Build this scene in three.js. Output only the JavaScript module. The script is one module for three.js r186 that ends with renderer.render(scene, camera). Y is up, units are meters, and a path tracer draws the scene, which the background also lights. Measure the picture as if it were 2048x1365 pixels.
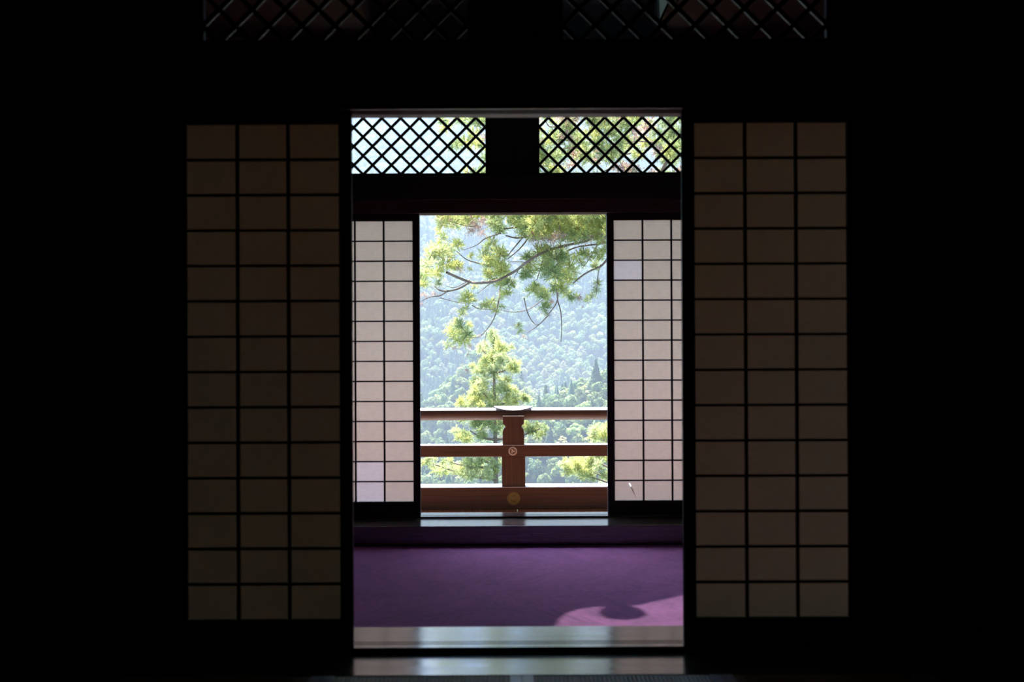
import * as THREE from 'three';
import { Sky } from 'three/addons/objects/Sky.js';
import { RoundedBoxGeometry } from 'three/addons/geometries/RoundedBoxGeometry.js';
import { mergeGeometries, mergeVertices } from 'three/addons/utils/BufferGeometryUtils.js';
import { ImprovedNoise } from 'three/addons/math/ImprovedNoise.js';

// ---------------------------------------------------------------- camera, sky, sun, exposure
const scene = new THREE.Scene();
const F = 2844, VX = 1017.2, VY = 696, ROLL = 0.0045, EYE = 0.98;      // focal length and vanishing point in photo pixels
const camera = new THREE.PerspectiveCamera(2 * Math.atan(682.5 / F) * 180 / Math.PI, 2048 / 1365, 0.05, 8000);
camera.position.set(0, EYE, 0);
camera.rotation.order = 'YXZ';
camera.rotation.set((VY - 682.5) / F, -(1024 - VX) / F, -ROLL);
camera.focus = 18;
camera.userData.fStop = 4.5;
scene.add(camera);

const SUN_X = -0.28, SUN_Y = 1.75;                                      // per metre towards -z
const sunDir = new THREE.Vector3(SUN_X, SUN_Y, -1).normalize();
const sky = new Sky();
sky.name = 'sky';
sky.scale.setScalar(3000);
const su = sky.material.uniforms;
su.turbidity.value = 14; su.rayleigh.value = 0.3; su.mieCoefficient.value = 0.006; su.mieDirectionalG.value = 0.72;
su.sunPosition.value.copy(sunDir);
scene.add(sky);
scene.environmentIntensity = 1.2;
const sun = new THREE.DirectionalLight(new THREE.Color().setRGB(1.0, 0.93, 0.82), 25);
sun.position.copy(sunDir).multiplyScalar(120);
sun.target.position.set(0, 0, -20);
sun.position.add(sun.target.position);
sun.castShadow = true;
sun.shadow.mapSize.set(4096, 4096);
Object.assign(sun.shadow.camera, { left: -40, right: 40, top: 40, bottom: -40, near: 1, far: 400 });
scene.add(sun, sun.target);
scene.fog = new THREE.FogExp2(new THREE.Color().setRGB(0.75, 0.88, 1.0), 0.00023);
const renderer = new THREE.WebGLRenderer({ antialias: true });
renderer.toneMapping = THREE.LinearToneMapping;
renderer.toneMappingExposure = 1.0;
renderer.shadowMap.enabled = true;

// ---------------------------------------------------------------- helpers
let seed = 7;
const rnd = () => { seed = (seed + 0x6D2B79F5) | 0; let t = Math.imul(seed ^ (seed >>> 15), 1 | seed); t = (t + Math.imul(t ^ (t >>> 7), 61 | t)) ^ t; return ((t ^ (t >>> 14)) >>> 0) / 4294967296; };
const rr = (a, b) => a + (b - a) * rnd();
const noise = new ImprovedNoise();
const lin = (r, g, b) => new THREE.Color().setRGB(r, g, b);
const hash = (x, y) => { const s = Math.sin(x * 127.1 + y * 311.7) * 43758.5453; return s - Math.floor(s); };

// a photo pixel at a distance from the camera's plane -> a point
function at(px, py, d) {
  const x = px - ROLL * (py - 682.5), y = py + ROLL * (px - 1024);
  return new THREE.Vector3((x - VX) / F * d, EYE - (y - VY) / F * d, -d);
}
const taken = new Map();
function numbered(name) {
  const n = taken.get(name) ?? 0; taken.set(name, n + 1);
  return n ? `${name}_${String(n).padStart(3, '0')}` : name;
}
function thing(name, label, category, group, position = [0, 0, 0]) {
  const o = new THREE.Group(); o.name = numbered(name); o.position.set(...position);
  o.userData = { label, category }; if (group) o.userData.group = group;
  scene.add(o); return o;
}
function setting(name, label) {
  const o = new THREE.Group(); o.name = name; o.userData = { label, kind: 'structure' }; scene.add(o); return o;
}
function mesh(name, geo, mat, parent) {
  const m = new THREE.Mesh(geo, mat); m.name = name; m.castShadow = m.receiveShadow = true; parent.add(m); return m;
}
// uv in metres by the way each face points; u runs along the grain axis
function boxUV(g, grain = 'x') {
  const p = g.attributes.position, n = g.attributes.normal, uv = new Float32Array(p.count * 2), k = 'xyz'.indexOf(grain);
  for (let i = 0; i < p.count; i++) {
    const P = [p.getX(i), p.getY(i), p.getZ(i)], N = [Math.abs(n.getX(i)), Math.abs(n.getY(i)), Math.abs(n.getZ(i))];
    const a = N.indexOf(Math.max(...N)), rest = [0, 1, 2].filter((c) => c !== a);
    let u = rest[0], v = rest[1]; if (rest[1] === k) { u = rest[1]; v = rest[0]; }
    uv[2 * i] = P[u] + a * 0.37; uv[2 * i + 1] = P[v] + a * 0.21;
  }
  g.setAttribute('uv', new THREE.BufferAttribute(uv, 2)); return g;
}
// box between x0..x1, y0..y1 and distances d0..d1
function boxGeo(x0, x1, y0, y1, d0, d1, grain = 'x', r = 0) {
  const w = x1 - x0, h = y1 - y0, l = d1 - d0;
  const g = r ? new RoundedBoxGeometry(w, h, l, 2, r) : new THREE.BoxGeometry(w, h, l);
  g.translate((x0 + x1) / 2, (y0 + y1) / 2, -(d0 + d1) / 2);
  return boxUV(g, grain);
}
const box = (name, x0, x1, y0, y1, d0, d1, mat, parent, grain, r) => mesh(name, boxGeo(x0, x1, y0, y1, d0, d1, grain, r), mat, parent);

function tex(w, h, fn, srgb = false, rep = [1, 1]) {
  const a = new Uint8Array(w * h * 4);
  for (let y = 0; y < h; y++) for (let x = 0; x < w; x++) {
    const c = fn(x / w, y / h, x, y), i = (y * w + x) * 4, v = Array.isArray(c) ? c : [c, c, c];
    for (let k = 0; k < 3; k++) a[i + k] = Math.max(0, Math.min(255, v[k] * 255));
    a[i + 3] = 255;
  }
  const t = new THREE.DataTexture(a, w, h); t.wrapS = t.wrapT = THREE.RepeatWrapping; t.magFilter = THREE.LinearFilter;
  t.minFilter = THREE.LinearMipmapLinearFilter; t.generateMipmaps = true;
  if (srgb) t.colorSpace = THREE.SRGBColorSpace; t.repeat.set(...rep); t.needsUpdate = true; return t;
}
// periodic noise on the unit square
const pn = (u, v, fu, fv, s = 0) => {
  const a = 2 * Math.PI * u, b = 2 * Math.PI * v, q = (x) => x / (2 * Math.PI);
  return noise.noise(Math.cos(a) * q(fu) + 11 + s, Math.sin(a) * q(fu) + Math.cos(b) * q(fv) * 1.3 + s * 3, Math.sin(b) * q(fv) + 5 - s);
};

// ---------------------------------------------------------------- materials
const grainTex = tex(512, 512, (u, v) => 0.78 + 0.35 * pn(u, v, 3, 70) + 0.2 * pn(u, v, 6, 180, 4) + 0.12 * pn(u, v, 2, 12, 9), false, [0.9, 1.6]);
const grainBump = tex(512, 512, (u, v) => 0.5 + 0.4 * pn(u, v, 3, 90, 2) + 0.3 * pn(u, v, 8, 220, 7), false, [0.9, 1.6]);
const polishTex = tex(512, 512, (u, v) => 0.82 + 0.32 * pn(u, v, 3, 40, 3) + 0.14 * pn(u, v, 14, 14, 8), false, [0.8, 1.3]);
const paperTex = tex(256, 256, (u, v, x, y) => 0.93 + 0.06 * pn(u, v, 60, 8, 2) + 0.05 * pn(u, v, 10, 10, 5) + 0.05 * (hash(x, y) - 0.5), false, [3.1, 3.1]);
const carpetTex = tex(1024, 1024, (u, v, x, y) => 0.8 + 0.24 * pn(u, v, 9, 14, 1) + 0.26 * pn(u, v, 40, 70, 3) + 0.12 * pn(u, v, 160, 190, 6) + 0.16 * (hash(x, y) - 0.5), false, [0.55, 0.55]);
const carpetBump = tex(1024, 1024, (u, v, x, y) => 0.5 + 0.4 * pn(u, v, 30, 60, 4) + 0.35 * (hash(x + 3, y) - 0.5) + 0.2 * pn(u, v, 170, 200, 2), false, [0.55, 0.55]);
const ribTex = tex(256, 64, (u, v, x, y) => Math.abs(Math.sin(Math.PI * u * 8)) ** 0.6 * (0.85 + 0.3 * (hash(x, Math.floor(y / 3)) - 0.5)), false, [9.6, 6]);
const ribTone = tex(256, 256, (u, v, x, y) => [0.85, 0.8, 0.66].map((c) => c * (0.8 + 0.25 * hash(Math.floor(x / 4), Math.floor(y / 2)) - 0.14 * (Math.abs(Math.sin(Math.PI * u * 8)) < 0.3))), true, [9.6, 6]);

const std = (o) => new THREE.MeshStandardMaterial(o), phy = (o) => new THREE.MeshPhysicalMaterial(o);
const M = {
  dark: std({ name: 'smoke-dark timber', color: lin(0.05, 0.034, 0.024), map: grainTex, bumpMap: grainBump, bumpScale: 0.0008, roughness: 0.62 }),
  kamoi: std({ name: 'brown timber', color: lin(0.2, 0.12, 0.08), map: grainTex, bumpMap: grainBump, bumpScale: 0.0006, roughness: 0.5 }),
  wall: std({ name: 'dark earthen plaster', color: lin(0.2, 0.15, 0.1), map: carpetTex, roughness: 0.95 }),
  sill: phy({ name: 'polished sill timber', color: lin(0.05, 0.034, 0.024), map: grainTex, roughness: 0.2, roughnessMap: polishTex, ior: 1.8, bumpMap: grainBump, bumpScale: 0.00008 }),
  lacquer: std({ name: 'dark brown bar', color: lin(0.04, 0.027, 0.019), roughness: 0.5 }),
  paper: phy({ name: 'shoji paper', color: lin(0.93, 0.69, 0.49), map: paperTex, roughness: 1, transmission: 0.42, thickness: 0, side: THREE.DoubleSide }),
  paperDim: phy({ name: 'browner dimmed shoji paper', color: lin(0.8, 0.55, 0.27), map: paperTex, roughness: 1, transmission: 0.32, thickness: 0, side: THREE.DoubleSide }),  // darker copy of the shoji paper, coloured to dim the near doors
  paperNew: phy({ name: 'newer shoji paper', color: lin(0.94, 0.75, 0.64), map: paperTex, roughness: 1, transmission: 0.47, thickness: 0, side: THREE.DoubleSide }),
  carpet: phy({ name: 'purple wool carpet', color: lin(0.66, 0.14, 0.4), map: carpetTex, bumpMap: carpetBump, bumpScale: 0.004, roughness: 0.95, sheen: 2, sheenRoughness: 0.8, sheenColor: lin(0.95, 0.42, 0.8) }),
  tatami: std({ name: 'rush matting', color: lin(0.6, 0.48, 0.28), map: ribTone, bumpMap: ribTex, bumpScale: 0.003, roughness: 0.55 }),
  heri: std({ name: 'pale patterned border cloth', color: lin(0.72, 0.71, 0.72), roughness: 0.45 }),
  heriDot: std({ name: 'white border motif', color: lin(0.85, 0.85, 0.86), roughness: 0.45 }),
  rail: std({ name: 'red-brown railing timber', color: lin(0.135, 0.072, 0.047), map: grainTex, bumpMap: grainBump, bumpScale: 0.0008, roughness: 0.55 }),
  plank: phy({ specularIntensity: 0.15, name: 'red-brown veranda planks', color: lin(0.4, 0.15, 0.07), map: grainTex, bumpMap: grainBump, bumpScale: 0.0006, roughness: 0.8 }),
  zinc: std({ name: 'pale sheet metal', color: lin(0.75, 0.75, 0.78), roughness: 0.45, metalness: 0.3 }),
  silver: std({ name: 'tarnished silver fitting', color: lin(0.8, 0.76, 0.68), roughness: 0.5, metalness: 0 }),
  silverDark: std({ name: 'darkened silver relief', color: lin(0.16, 0.12, 0.1), roughness: 0.6, metalness: 0.3 }),
  brass: std({ name: 'greenish old brass', color: lin(0.3, 0.24, 0.08), roughness: 0.55, metalness: 0.4 }),
  plate: std({ name: 'ivory plastic', color: lin(0.6, 0.57, 0.48), roughness: 0.5 }),
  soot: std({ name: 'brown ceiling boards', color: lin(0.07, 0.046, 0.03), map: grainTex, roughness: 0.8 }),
  roof: std({ name: 'weathered roof boarding', color: lin(0.12, 0.085, 0.06), roughness: 0.8 }),
  dimGlass: phy({ name: 'dark tinted glass dimming the sun', color: lin(0.12, 0.2, 0.19), roughness: 0.03, transmission: 1, thickness: 0, side: THREE.DoubleSide }),  // tint weakens the sun that comes through the added skylight
  litter: std({ name: 'brown sun patch mask', color: lin(0.12, 0.07, 0.04), map: carpetTex, roughness: 1 }),  // for the added mask that gives the sun patch its shape
  soil: phy({ specularIntensity: 0, name: 'forest floor', color: lin(0.025, 0.04, 0.018), roughness: 1 }),
  bark: std({ name: 'cedar bark', color: lin(0.36, 0.25, 0.2), map: grainTex, roughness: 0.9 }),
  barkPale: std({ name: 'pale bare wood', color: lin(0.55, 0.5, 0.5), roughness: 0.9 }),
};
const leafMat = (name, r, g, b, t = 0.4) => phy({ name, color: lin(r, g, b), vertexColors: true, roughness: 1, transmission: t, thickness: 0, side: THREE.DoubleSide, specularIntensity: 0.3 });
Object.assign(M, {
  fresh: leafMat('fresh cedar needles', 0.58, 0.63, 0.23, 0.5),
  deep: leafMat('deeper green cedar needles', 0.37, 0.46, 0.2, 0.5),  // darker than the fresh needles, on chosen clumps and at random
  dead: leafMat('dried cedar sprays', 0.56, 0.42, 0.36, 0.4),
  lime: leafMat('yellow-green cedar needles', 0.54, 0.61, 0.31, 0.5),
  hillPale: leafMat('pale green crown', 0.3, 0.36, 0.12, 0.35),
  hillMid: leafMat('mid green crown', 0.19, 0.27, 0.09, 0.35),
  hillDark: leafMat('dark cedar crown', 0.09, 0.16, 0.07, 0.35),
  hillPine: leafMat('yellowish pine crown', 0.26, 0.27, 0.11, 0.35),
});

// ---------------------------------------------------------------- levels and planes (metres; sill top is 0)
const CX = 0.029, HALF = 0.546, PANEL = 0.589, BAY = 1.135;
const CARPET_Y = -0.121, BOARD_Y = -0.011, MAT_Y = -0.021, VER_Y = -0.10, KAMOI = 1.765, RANMA0 = 2.006, RANMA1 = 2.46, CEIL = 2.8;
const XL = -3.3, XR = 3.4;

const HX0 = -0.78, HX1 = 0.86, HD0 = 6.7, HD1 = 8.34;                     // shaft below the added skylight
// floors, ceilings, outer walls
{
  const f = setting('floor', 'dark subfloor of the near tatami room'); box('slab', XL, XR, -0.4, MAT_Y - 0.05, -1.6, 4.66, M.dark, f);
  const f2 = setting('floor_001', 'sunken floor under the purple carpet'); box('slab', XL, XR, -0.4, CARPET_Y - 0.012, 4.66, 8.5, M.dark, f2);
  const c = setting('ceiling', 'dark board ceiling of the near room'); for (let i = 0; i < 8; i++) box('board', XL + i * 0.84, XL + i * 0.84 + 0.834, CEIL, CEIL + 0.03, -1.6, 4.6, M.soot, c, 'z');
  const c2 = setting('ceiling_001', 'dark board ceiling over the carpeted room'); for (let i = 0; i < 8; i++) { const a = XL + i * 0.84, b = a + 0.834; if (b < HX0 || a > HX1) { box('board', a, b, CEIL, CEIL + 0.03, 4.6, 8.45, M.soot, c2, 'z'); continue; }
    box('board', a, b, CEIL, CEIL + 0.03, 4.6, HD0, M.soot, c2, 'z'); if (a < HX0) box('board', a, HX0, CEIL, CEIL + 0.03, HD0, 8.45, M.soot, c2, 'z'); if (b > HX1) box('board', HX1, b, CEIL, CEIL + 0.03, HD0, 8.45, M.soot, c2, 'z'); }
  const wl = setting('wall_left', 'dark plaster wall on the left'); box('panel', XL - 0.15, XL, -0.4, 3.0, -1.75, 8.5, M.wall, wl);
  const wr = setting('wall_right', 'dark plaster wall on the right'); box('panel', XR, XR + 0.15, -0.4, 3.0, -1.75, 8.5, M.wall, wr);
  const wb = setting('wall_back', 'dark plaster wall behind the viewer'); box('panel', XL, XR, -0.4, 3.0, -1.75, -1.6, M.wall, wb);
  const rf = setting('roof', 'deep roof and eave over the rooms and veranda');
  box('deck', XL - 1.5, HX0, 3.0, 3.18, -2.2, 10.45, M.roof, rf); box('deck', HX1, XR + 1.5, 3.0, 3.18, -2.2, 10.45, M.roof, rf);
  box('deck', HX0, HX1, 3.0, 3.18, -2.2, HD0, M.roof, rf); box('deck', HX0, HX1, 3.0, 3.18, HD1, 10.45, M.roof, rf);
  box('added_shaft_board', HX0 - 0.02, HX0, CEIL, 3.0, HD0, HD1, M.soot, rf); box('added_shaft_board', HX1, HX1 + 0.02, CEIL, 3.0, HD0, HD1, M.soot, rf); box('added_shaft_board', HX0, HX1, CEIL, 3.0, HD0 - 0.02, HD0, M.soot, rf); box('added_shaft_board', HX0, HX1, CEIL, 3.0, HD1, HD1 + 0.02, M.soot, rf);
  const sk = setting('window_5', 'added unseen skylight that lets a sun patch onto the carpet');  // invented opening, added to bring sun onto the carpet
  box('frame', HX0 - 0.05, HX0 + 0.02, 3.18, 3.21, HD0 - 0.05, HD1 + 0.05, M.roof, sk); box('frame', HX1 - 0.02, HX1 + 0.05, 3.18, 3.21, HD0 - 0.05, HD1 + 0.05, M.roof, sk); box('frame', HX0, HX1, 3.18, 3.21, HD0 - 0.05, HD0 + 0.02, M.roof, sk); box('frame', HX0, HX1, 3.18, 3.21, HD1 - 0.02, HD1 + 0.05, M.roof, sk);
  const pg = new THREE.PlaneGeometry(HX1 - HX0, HD1 - HD0); pg.rotateX(-Math.PI / 2); pg.translate((HX0 + HX1) / 2, 3.195, -(HD0 + HD1) / 2); mesh('pane', pg, M.dimGlass, sk);
  // added mask over the pane, its hole cut to outline the carpet sun patch
  const lift = 3.215 - CARPET_Y, on = ([x, d]) => new THREE.Vector2(x + SUN_X * lift / SUN_Y, d + lift / SUN_Y);
  const sh = new THREE.Shape([[HX0, HD0], [HX1, HD0], [HX1, HD1], [HX0, HD1]].map((p) => new THREE.Vector2(...p)));
  const rim = [[0.19, 5.3], [0.19, 5.68], [0.2, 5.76], [0.225, 5.86], [0.26, 5.94], [0.31, 6.0], [0.36, 6.03], [0.42, 6.04], [0.5, 6.045], [0.56, 6.08], [0.62, 6.15], [0.68, 6.2], [0.74, 6.27], [0.82, 6.33], [1.0, 6.38], [1.25, 6.36], [1.4, 6.2], [1.45, 5.8], [1.45, 5.3]];
  const curve = new THREE.CatmullRomCurve3(rim.map(on).map((v) => new THREE.Vector3(v.x, v.y, 0)), true, 'centripetal');
  sh.holes.push(new THREE.Path(curve.getPoints(160).map((v, i) => new THREE.Vector2(v.x + 0.006 * Math.sin(i * 2.3), v.y + 0.006 * Math.sin(i * 1.7)))));
  const litter = new THREE.Group(); litter.name = 'sun_patch_mask'; litter.userData = { label: 'added mask on the skylight that shapes the carpet sun patch', category: 'sun mask' }; scene.add(litter);
  const flat = (g) => { g.rotateX(-Math.PI / 2); g.translate(0, 3.2, 0); return boxUV(g); };
  mesh('mask_sheet', flat(new THREE.ExtrudeGeometry(sh, { depth: 0.015, bevelEnabled: false })), M.litter, litter);
  const c0 = on([0.466, 5.9]), heap = new THREE.SphereGeometry(1, 20, 10); { const p = heap.attributes.position; for (let i = 0; i < p.count; i++) { const k = 1 + 0.12 * noise.noise(p.getX(i) * 2, p.getY(i) * 2, p.getZ(i) * 2); p.setXYZ(i, p.getX(i) * 0.098 * k, p.getY(i) * 0.012, p.getZ(i) * 0.16 * k); } heap.computeVertexNormals(); heap.translate(c0.x, 3.21, -c0.y); boxUV(heap); }
  mesh('mask_blob', heap, M.litter, litter);  // added to cast the dark spot inside the sun patch
  for (let i = 0; i < 22; i++) box('rafter', XL - 1.3 + i * 0.44, XL - 1.22 + i * 0.44, 2.92, 3.0, 8.5, 10.4, M.roof, rf, 'z');
}

// a partition with its pillars, head beams and wall panels; d is the plane of its doors
function partition(name, label, d, thick0, thick1) {
  const w = setting(name, label), a = d - thick0, b = d + thick1;
  for (const s of [-1, 1]) {
    const x0 = CX + s * BAY, x1 = CX + s * (BAY + 0.14);
    box('pillar', Math.min(x0, x1), Math.max(x0, x1), -0.2, CEIL, a, b, M.dark, w, 'y', 0.008);
    const x2 = s < 0 ? XL : XR;
    box('wall_panel', Math.min(x1, x2), Math.max(x1, x2), -0.3, CEIL, d - 0.03, d + 0.05, M.wall, w);
  }
  // head track: three strips below a beam so that the two door grooves stay open
  for (const [z0, z1] of [[a + 0.01, d - 0.024], [d + 0.012, d + 0.02], [d + 0.052, b]]) box('head_track', CX - BAY, CX + BAY, KAMOI, KAMOI + 0.02, z0, z1, M.kamoi, w);
  box('head_beam', CX - BAY, CX + BAY, KAMOI + 0.02, KAMOI + 0.075, a + 0.012, b - 0.002, M.kamoi, w);
  box('upper_beam', CX - BAY, CX + BAY, KAMOI + 0.075, RANMA0 - 0.028, a - 0.02, b - 0.03, M.dark, w, 'x', 0.006);
  box('strut', -0.131 + 0.02, 0.1856 - 0.02, RANMA0 - 0.028, RANMA1 + 0.03, d - 0.02, d + 0.07, M.dark, w, 'y');
  box('top_beam', CX - BAY, CX + BAY, RANMA1 + 0.03, CEIL, d - 0.05, d + 0.09, M.dark, w);
  return w;
}
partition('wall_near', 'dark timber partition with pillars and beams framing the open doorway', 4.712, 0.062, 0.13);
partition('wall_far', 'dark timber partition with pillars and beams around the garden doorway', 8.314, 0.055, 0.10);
{ // closes the house above the partitions and below the far sill
  const w = setting('wall_outer', 'dark outer wall beside and above the garden doorway');
  box('head_panel', XL, XR, CEIL + 0.03, 3.0, 8.36, 8.44, M.wall, w);
  box('foot_panel', XL, XR, -0.8, -0.1, 8.42, 8.5, M.dark, w);
}

// diagonal lattice transoms
const barMat = M.lacquer;
function transom(n, x0, x1, d, label, phaseX) {
  const w = setting('window_' + n, label), y0 = RANMA0, y1 = RANMA1, fr = 0.026, pitch = 0.1103, th = 0.0155;
  box('frame_rail', x0 - fr, x1 + fr, y0 - fr, y0, d, d + 0.034, M.lacquer, w); box('frame_rail', x0 - fr, x1 + fr, y1, y1 + fr, d, d + 0.034, M.lacquer, w);
  box('frame_stile', x0 - fr, x0, y0, y1, d, d + 0.034, M.lacquer, w, 'y'); box('frame_stile', x1, x1 + fr, y0, y1, d, d + 0.034, M.lacquer, w, 'y');
  for (const s of [-1, 1]) {
    // lines  y - y0c = s * (x - xc)
    const xc = phaseX, yc = y0 + 0.05;
    for (let k = -24; k <= 24; k++) {
      const cx = xc + k * pitch; // passes (cx, yc)
      const e0 = 0.004; let ts = [x0 - e0 - cx, x1 + e0 - cx], ty = s > 0 ? [y0 - e0 - yc, y1 + e0 - yc] : [yc - y1 - e0, yc - y0 + e0];
      const t0 = Math.max(ts[0], ty[0]), t1 = Math.min(ts[1], ty[1]);
      if (t1 - t0 < 0.012) continue;
      const len = (t1 - t0) * Math.SQRT2, tm = (t0 + t1) / 2;
      const g = new THREE.BoxGeometry(len, th, 0.014);
      const m = mesh('lattice_bar', g, barMat, w);
      m.position.set(cx + tm, yc + s * tm, -(d + (s > 0 ? 0.011 : 0.0235))); m.rotation.z = s * Math.PI / 4;
    }
  }
}
transom(1, -1.01, -0.131, 4.725, 'dark diagonal lattice transom above the nearer left shoji', -0.131);
transom(2, 0.1856, 1.063, 4.725, 'dark diagonal lattice transom above the nearer right shoji', 0.1856);
transom(3, -1.01, -0.131, 8.33, 'diagonal lattice transom showing pale hillside and few leaves', -0.131);
transom(4, 0.1856, 1.063, 8.33, 'diagonal lattice transom filled with cedar foliage behind', 0.1856);
{ // solid infill beside the transoms
  for (const [n, d] of [['wall_near', 4.725], ['wall_far', 8.33]]) {
    const w = scene.getObjectByName(n);
    box('infill', CX - BAY, -1.01 - 0.026, RANMA0 - 0.028, RANMA1 + 0.03, d, d + 0.04, M.dark, w); box('infill', 1.063 + 0.026, CX + BAY, RANMA0 - 0.028, RANMA1 + 0.03, d, d + 0.04, M.dark, w);
  }
}

// shoji doors
const P0 = 0.084, P1 = 1.7235, ST = 0.042, COLS = 3, ROWS = 14;
function slitPane(w, h, x0, y0, x1, y1) {
  const s = new THREE.Shape([[0, 0], [w, 0], [w, h], [0, h]].map((p) => new THREE.Vector2(...p)));
  const hole = new THREE.Path([[x0, y0], [x0 + 0.004, y0 + 0.002], [(x0 + x1) / 2 + 0.0045, (y0 + y1) / 2 + 0.002], [x1, y1], [(x0 + x1) / 2, (y0 + y1) / 2 - 0.001]].map((p) => new THREE.Vector2(...p)));
  s.holes.push(hole); return new THREE.ShapeGeometry(s);
}
function shoji(n, x0, d, label, paper, patches = {}, tear) {
  const w = setting('door_' + n, label), x1 = x0 + PANEL, d1 = d + 0.028;
  box('stile', x0, x0 + ST, 0.001, KAMOI + 0.01, d, d1, M.dark, w, 'y', 0.003); box('stile', x1 - ST, x1, 0.001, KAMOI + 0.01, d, d1, M.dark, w, 'y', 0.003);
  box('bottom_rail', x0 + ST, x1 - ST, 0.001, P0, d, d1, M.dark, w, 'x'); box('top_rail', x0 + ST, x1 - ST, P1, KAMOI + 0.01, d, d1, M.dark, w, 'x');
  const cw = (PANEL - 2 * ST) / COLS, rh = (P1 - P0) / ROWS;
  for (let c = 1; c < COLS; c++) box('vertical_bar', x0 + ST + c * cw - 0.0052, x0 + ST + c * cw + 0.0052, P0, P1, d + 0.003, d + 0.019, M.lacquer, w, 'y');
  for (let r = 1; r < ROWS; r++) box('horizontal_bar', x0 + ST, x1 - ST, P0 + r * rh - 0.0042, P0 + r * rh + 0.0042, d + 0.005, d + 0.019, M.lacquer, w);
  const std_ = new THREE.PlaneGeometry(cw, rh); boxUV(std_, 'y');
  for (let c = 0; c < COLS; c++) for (let r = 0; r < ROWS; r++) {
    const key = c + ',' + r; let g = std_;
    if (tear && tear.key === key) { g = slitPane(cw, rh, ...tear.line); g.translate(-cw / 2, -rh / 2, 0); boxUV(g, 'y'); }
    const m = mesh('pane', g, patches[key] ? M.paperNew : paper, w);
    m.position.set(x0 + ST + (c + 0.5) * cw, P0 + (r + 0.5) * rh, -(d + 0.0195));
    if (patches[key]) m.userData.label = 'newer whiter repair paper';
    if (tear && tear.key === key) m.userData.label = 'paper pane with a diagonal tear';
  }
  return w;
}
const LX = CX - BAY, RX = CX + HALF;
shoji(1, LX, 4.698, 'dim brown shoji door at the left of the near doorway', M.paperDim);
shoji(2, RX, 4.698, 'dim brown shoji door at the right of the near doorway', M.paperDim);
shoji(3, LX, 8.300, 'bright shoji door at the left of the garden doorway', M.paper, { '1,0': 1, '1,1': 1 });
shoji(4, RX, 8.300, 'bright shoji door at the right of the garden doorway, with a torn pane', M.paper, { '0,11': 1 }, { key: '0,0', line: [0.083, 0.1, 0.125, 0.012] });

// sills, steps
function sill(n, label, d0, ga, gb, d1, top = 0, h = 0.11) {
  const w = setting('trim_' + n, label), X0 = CX - BAY, X1 = CX + BAY, g = 0.0065, gd = 0.014;
  box('sill_board', X0, X1, top - h, top - gd, d0, d1, M.sill, w);
  for (const [a, b] of [[d0, ga - g], [ga + g, gb - g], [gb + g, d1]]) box('sill_strip', X0, X1, top - gd, top, a, b, M.sill, w, 'x');
}
sill(1, 'polished dark sill with two door grooves at the near doorway', 4.655, 4.712, 4.744, 5.0, 0, 0.2);
sill(2, 'polished sill at the garden doorway', 8.27, 8.314, 8.346, 8.47, 0, 0.3);
{
  const a = setting('trim_3', 'polished dark step board before the near sill'); box('step_board', XL, XR, -0.25, MAT_Y + 0.002, 4.344, 4.653, M.sill, a, 'x', 0.004);
  const b = setting('trim_4', 'polished dark step board before the garden sill'); box('step_board', XL, XR, -0.3, BOARD_Y, 7.91, 8.268, M.sill, b, 'x', 0.004);
  const c = setting('trim_5', 'dark foot beam under the side walls of the near partition'); box('foot_beam', XL, CX - BAY, -0.3, 0.02, 4.66, 4.99, M.dark, c); box('foot_beam', CX + BAY, XR, -0.3, 0.02, 4.66, 4.99, M.dark, c);
}

// carpet
{
  const g = boxGeo(XL + 0.01, XR - 0.01, CARPET_Y - 0.012, CARPET_Y, 5.002, 7.908, 'z');
  const m = mesh('carpet', g, M.carpet, scene); m.userData = { label: 'purple wool carpet covering the sunken room floor', category: 'carpet' };
}
// tatami mats
{
  const xs = [-2.96, -2.346, -1.739, -1.132, -0.572 + 0.035, 0.0355, 0.6425, 1.2495, 1.8565, 2.4635, 3.07];
  xs.splice(4, 1, -0.571);
  const sharedBorder = 0.034;
  for (let i = 0; i + 1 < xs.length; i++) for (const [d0, d1] of [[2.55, 4.34], [0.75, 2.545]]) {
    const t = thing('tatami_mat', 'rush tatami mat with pale cloth borders before the near sill', 'tatami', 'tatami mats of the near room');
    const a = xs[i] + 0.001, b = xs[i + 1] - 0.001;
    box('matting', a, b, MAT_Y - 0.05, MAT_Y, d0, d1, M.tatami, t, 'x');
    for (const [p, q] of [[a, a + sharedBorder], [b - sharedBorder, b]]) {
      const e = box('border', p, q, MAT_Y - 0.004, MAT_Y + 0.0015, d0, d1, M.heri, t, 'z');
      const gs = []; for (let z = d1 - 0.018; z > d0; z -= 0.036) { const k = new THREE.CircleGeometry(0.009, 8); k.rotateX(-Math.PI / 2); k.translate((p + q) / 2, MAT_Y + 0.0022, -z); gs.push(k); }
      const mo = mesh('border_motif', mergeGeometries(gs), M.heriDot, e); mo.userData.kind = 'stuff';
    }
  }
}
// wall plate on the right
{
  const t = thing('wall_plate', 'small pale plate on the dark wall right of the near shoji', 'wall plate');
  const x = 1.40, y = 0.832, d = 4.682;
  box('plate', x - 0.032, x + 0.032, y - 0.04, y + 0.04, d - 0.008, d, M.plate, t, 'y', 0.003);
  box('rocker', x - 0.012, x + 0.012, y - 0.02, y + 0.02, d - 0.011, d - 0.007, M.plate, t, 'y', 0.001);
}

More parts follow.
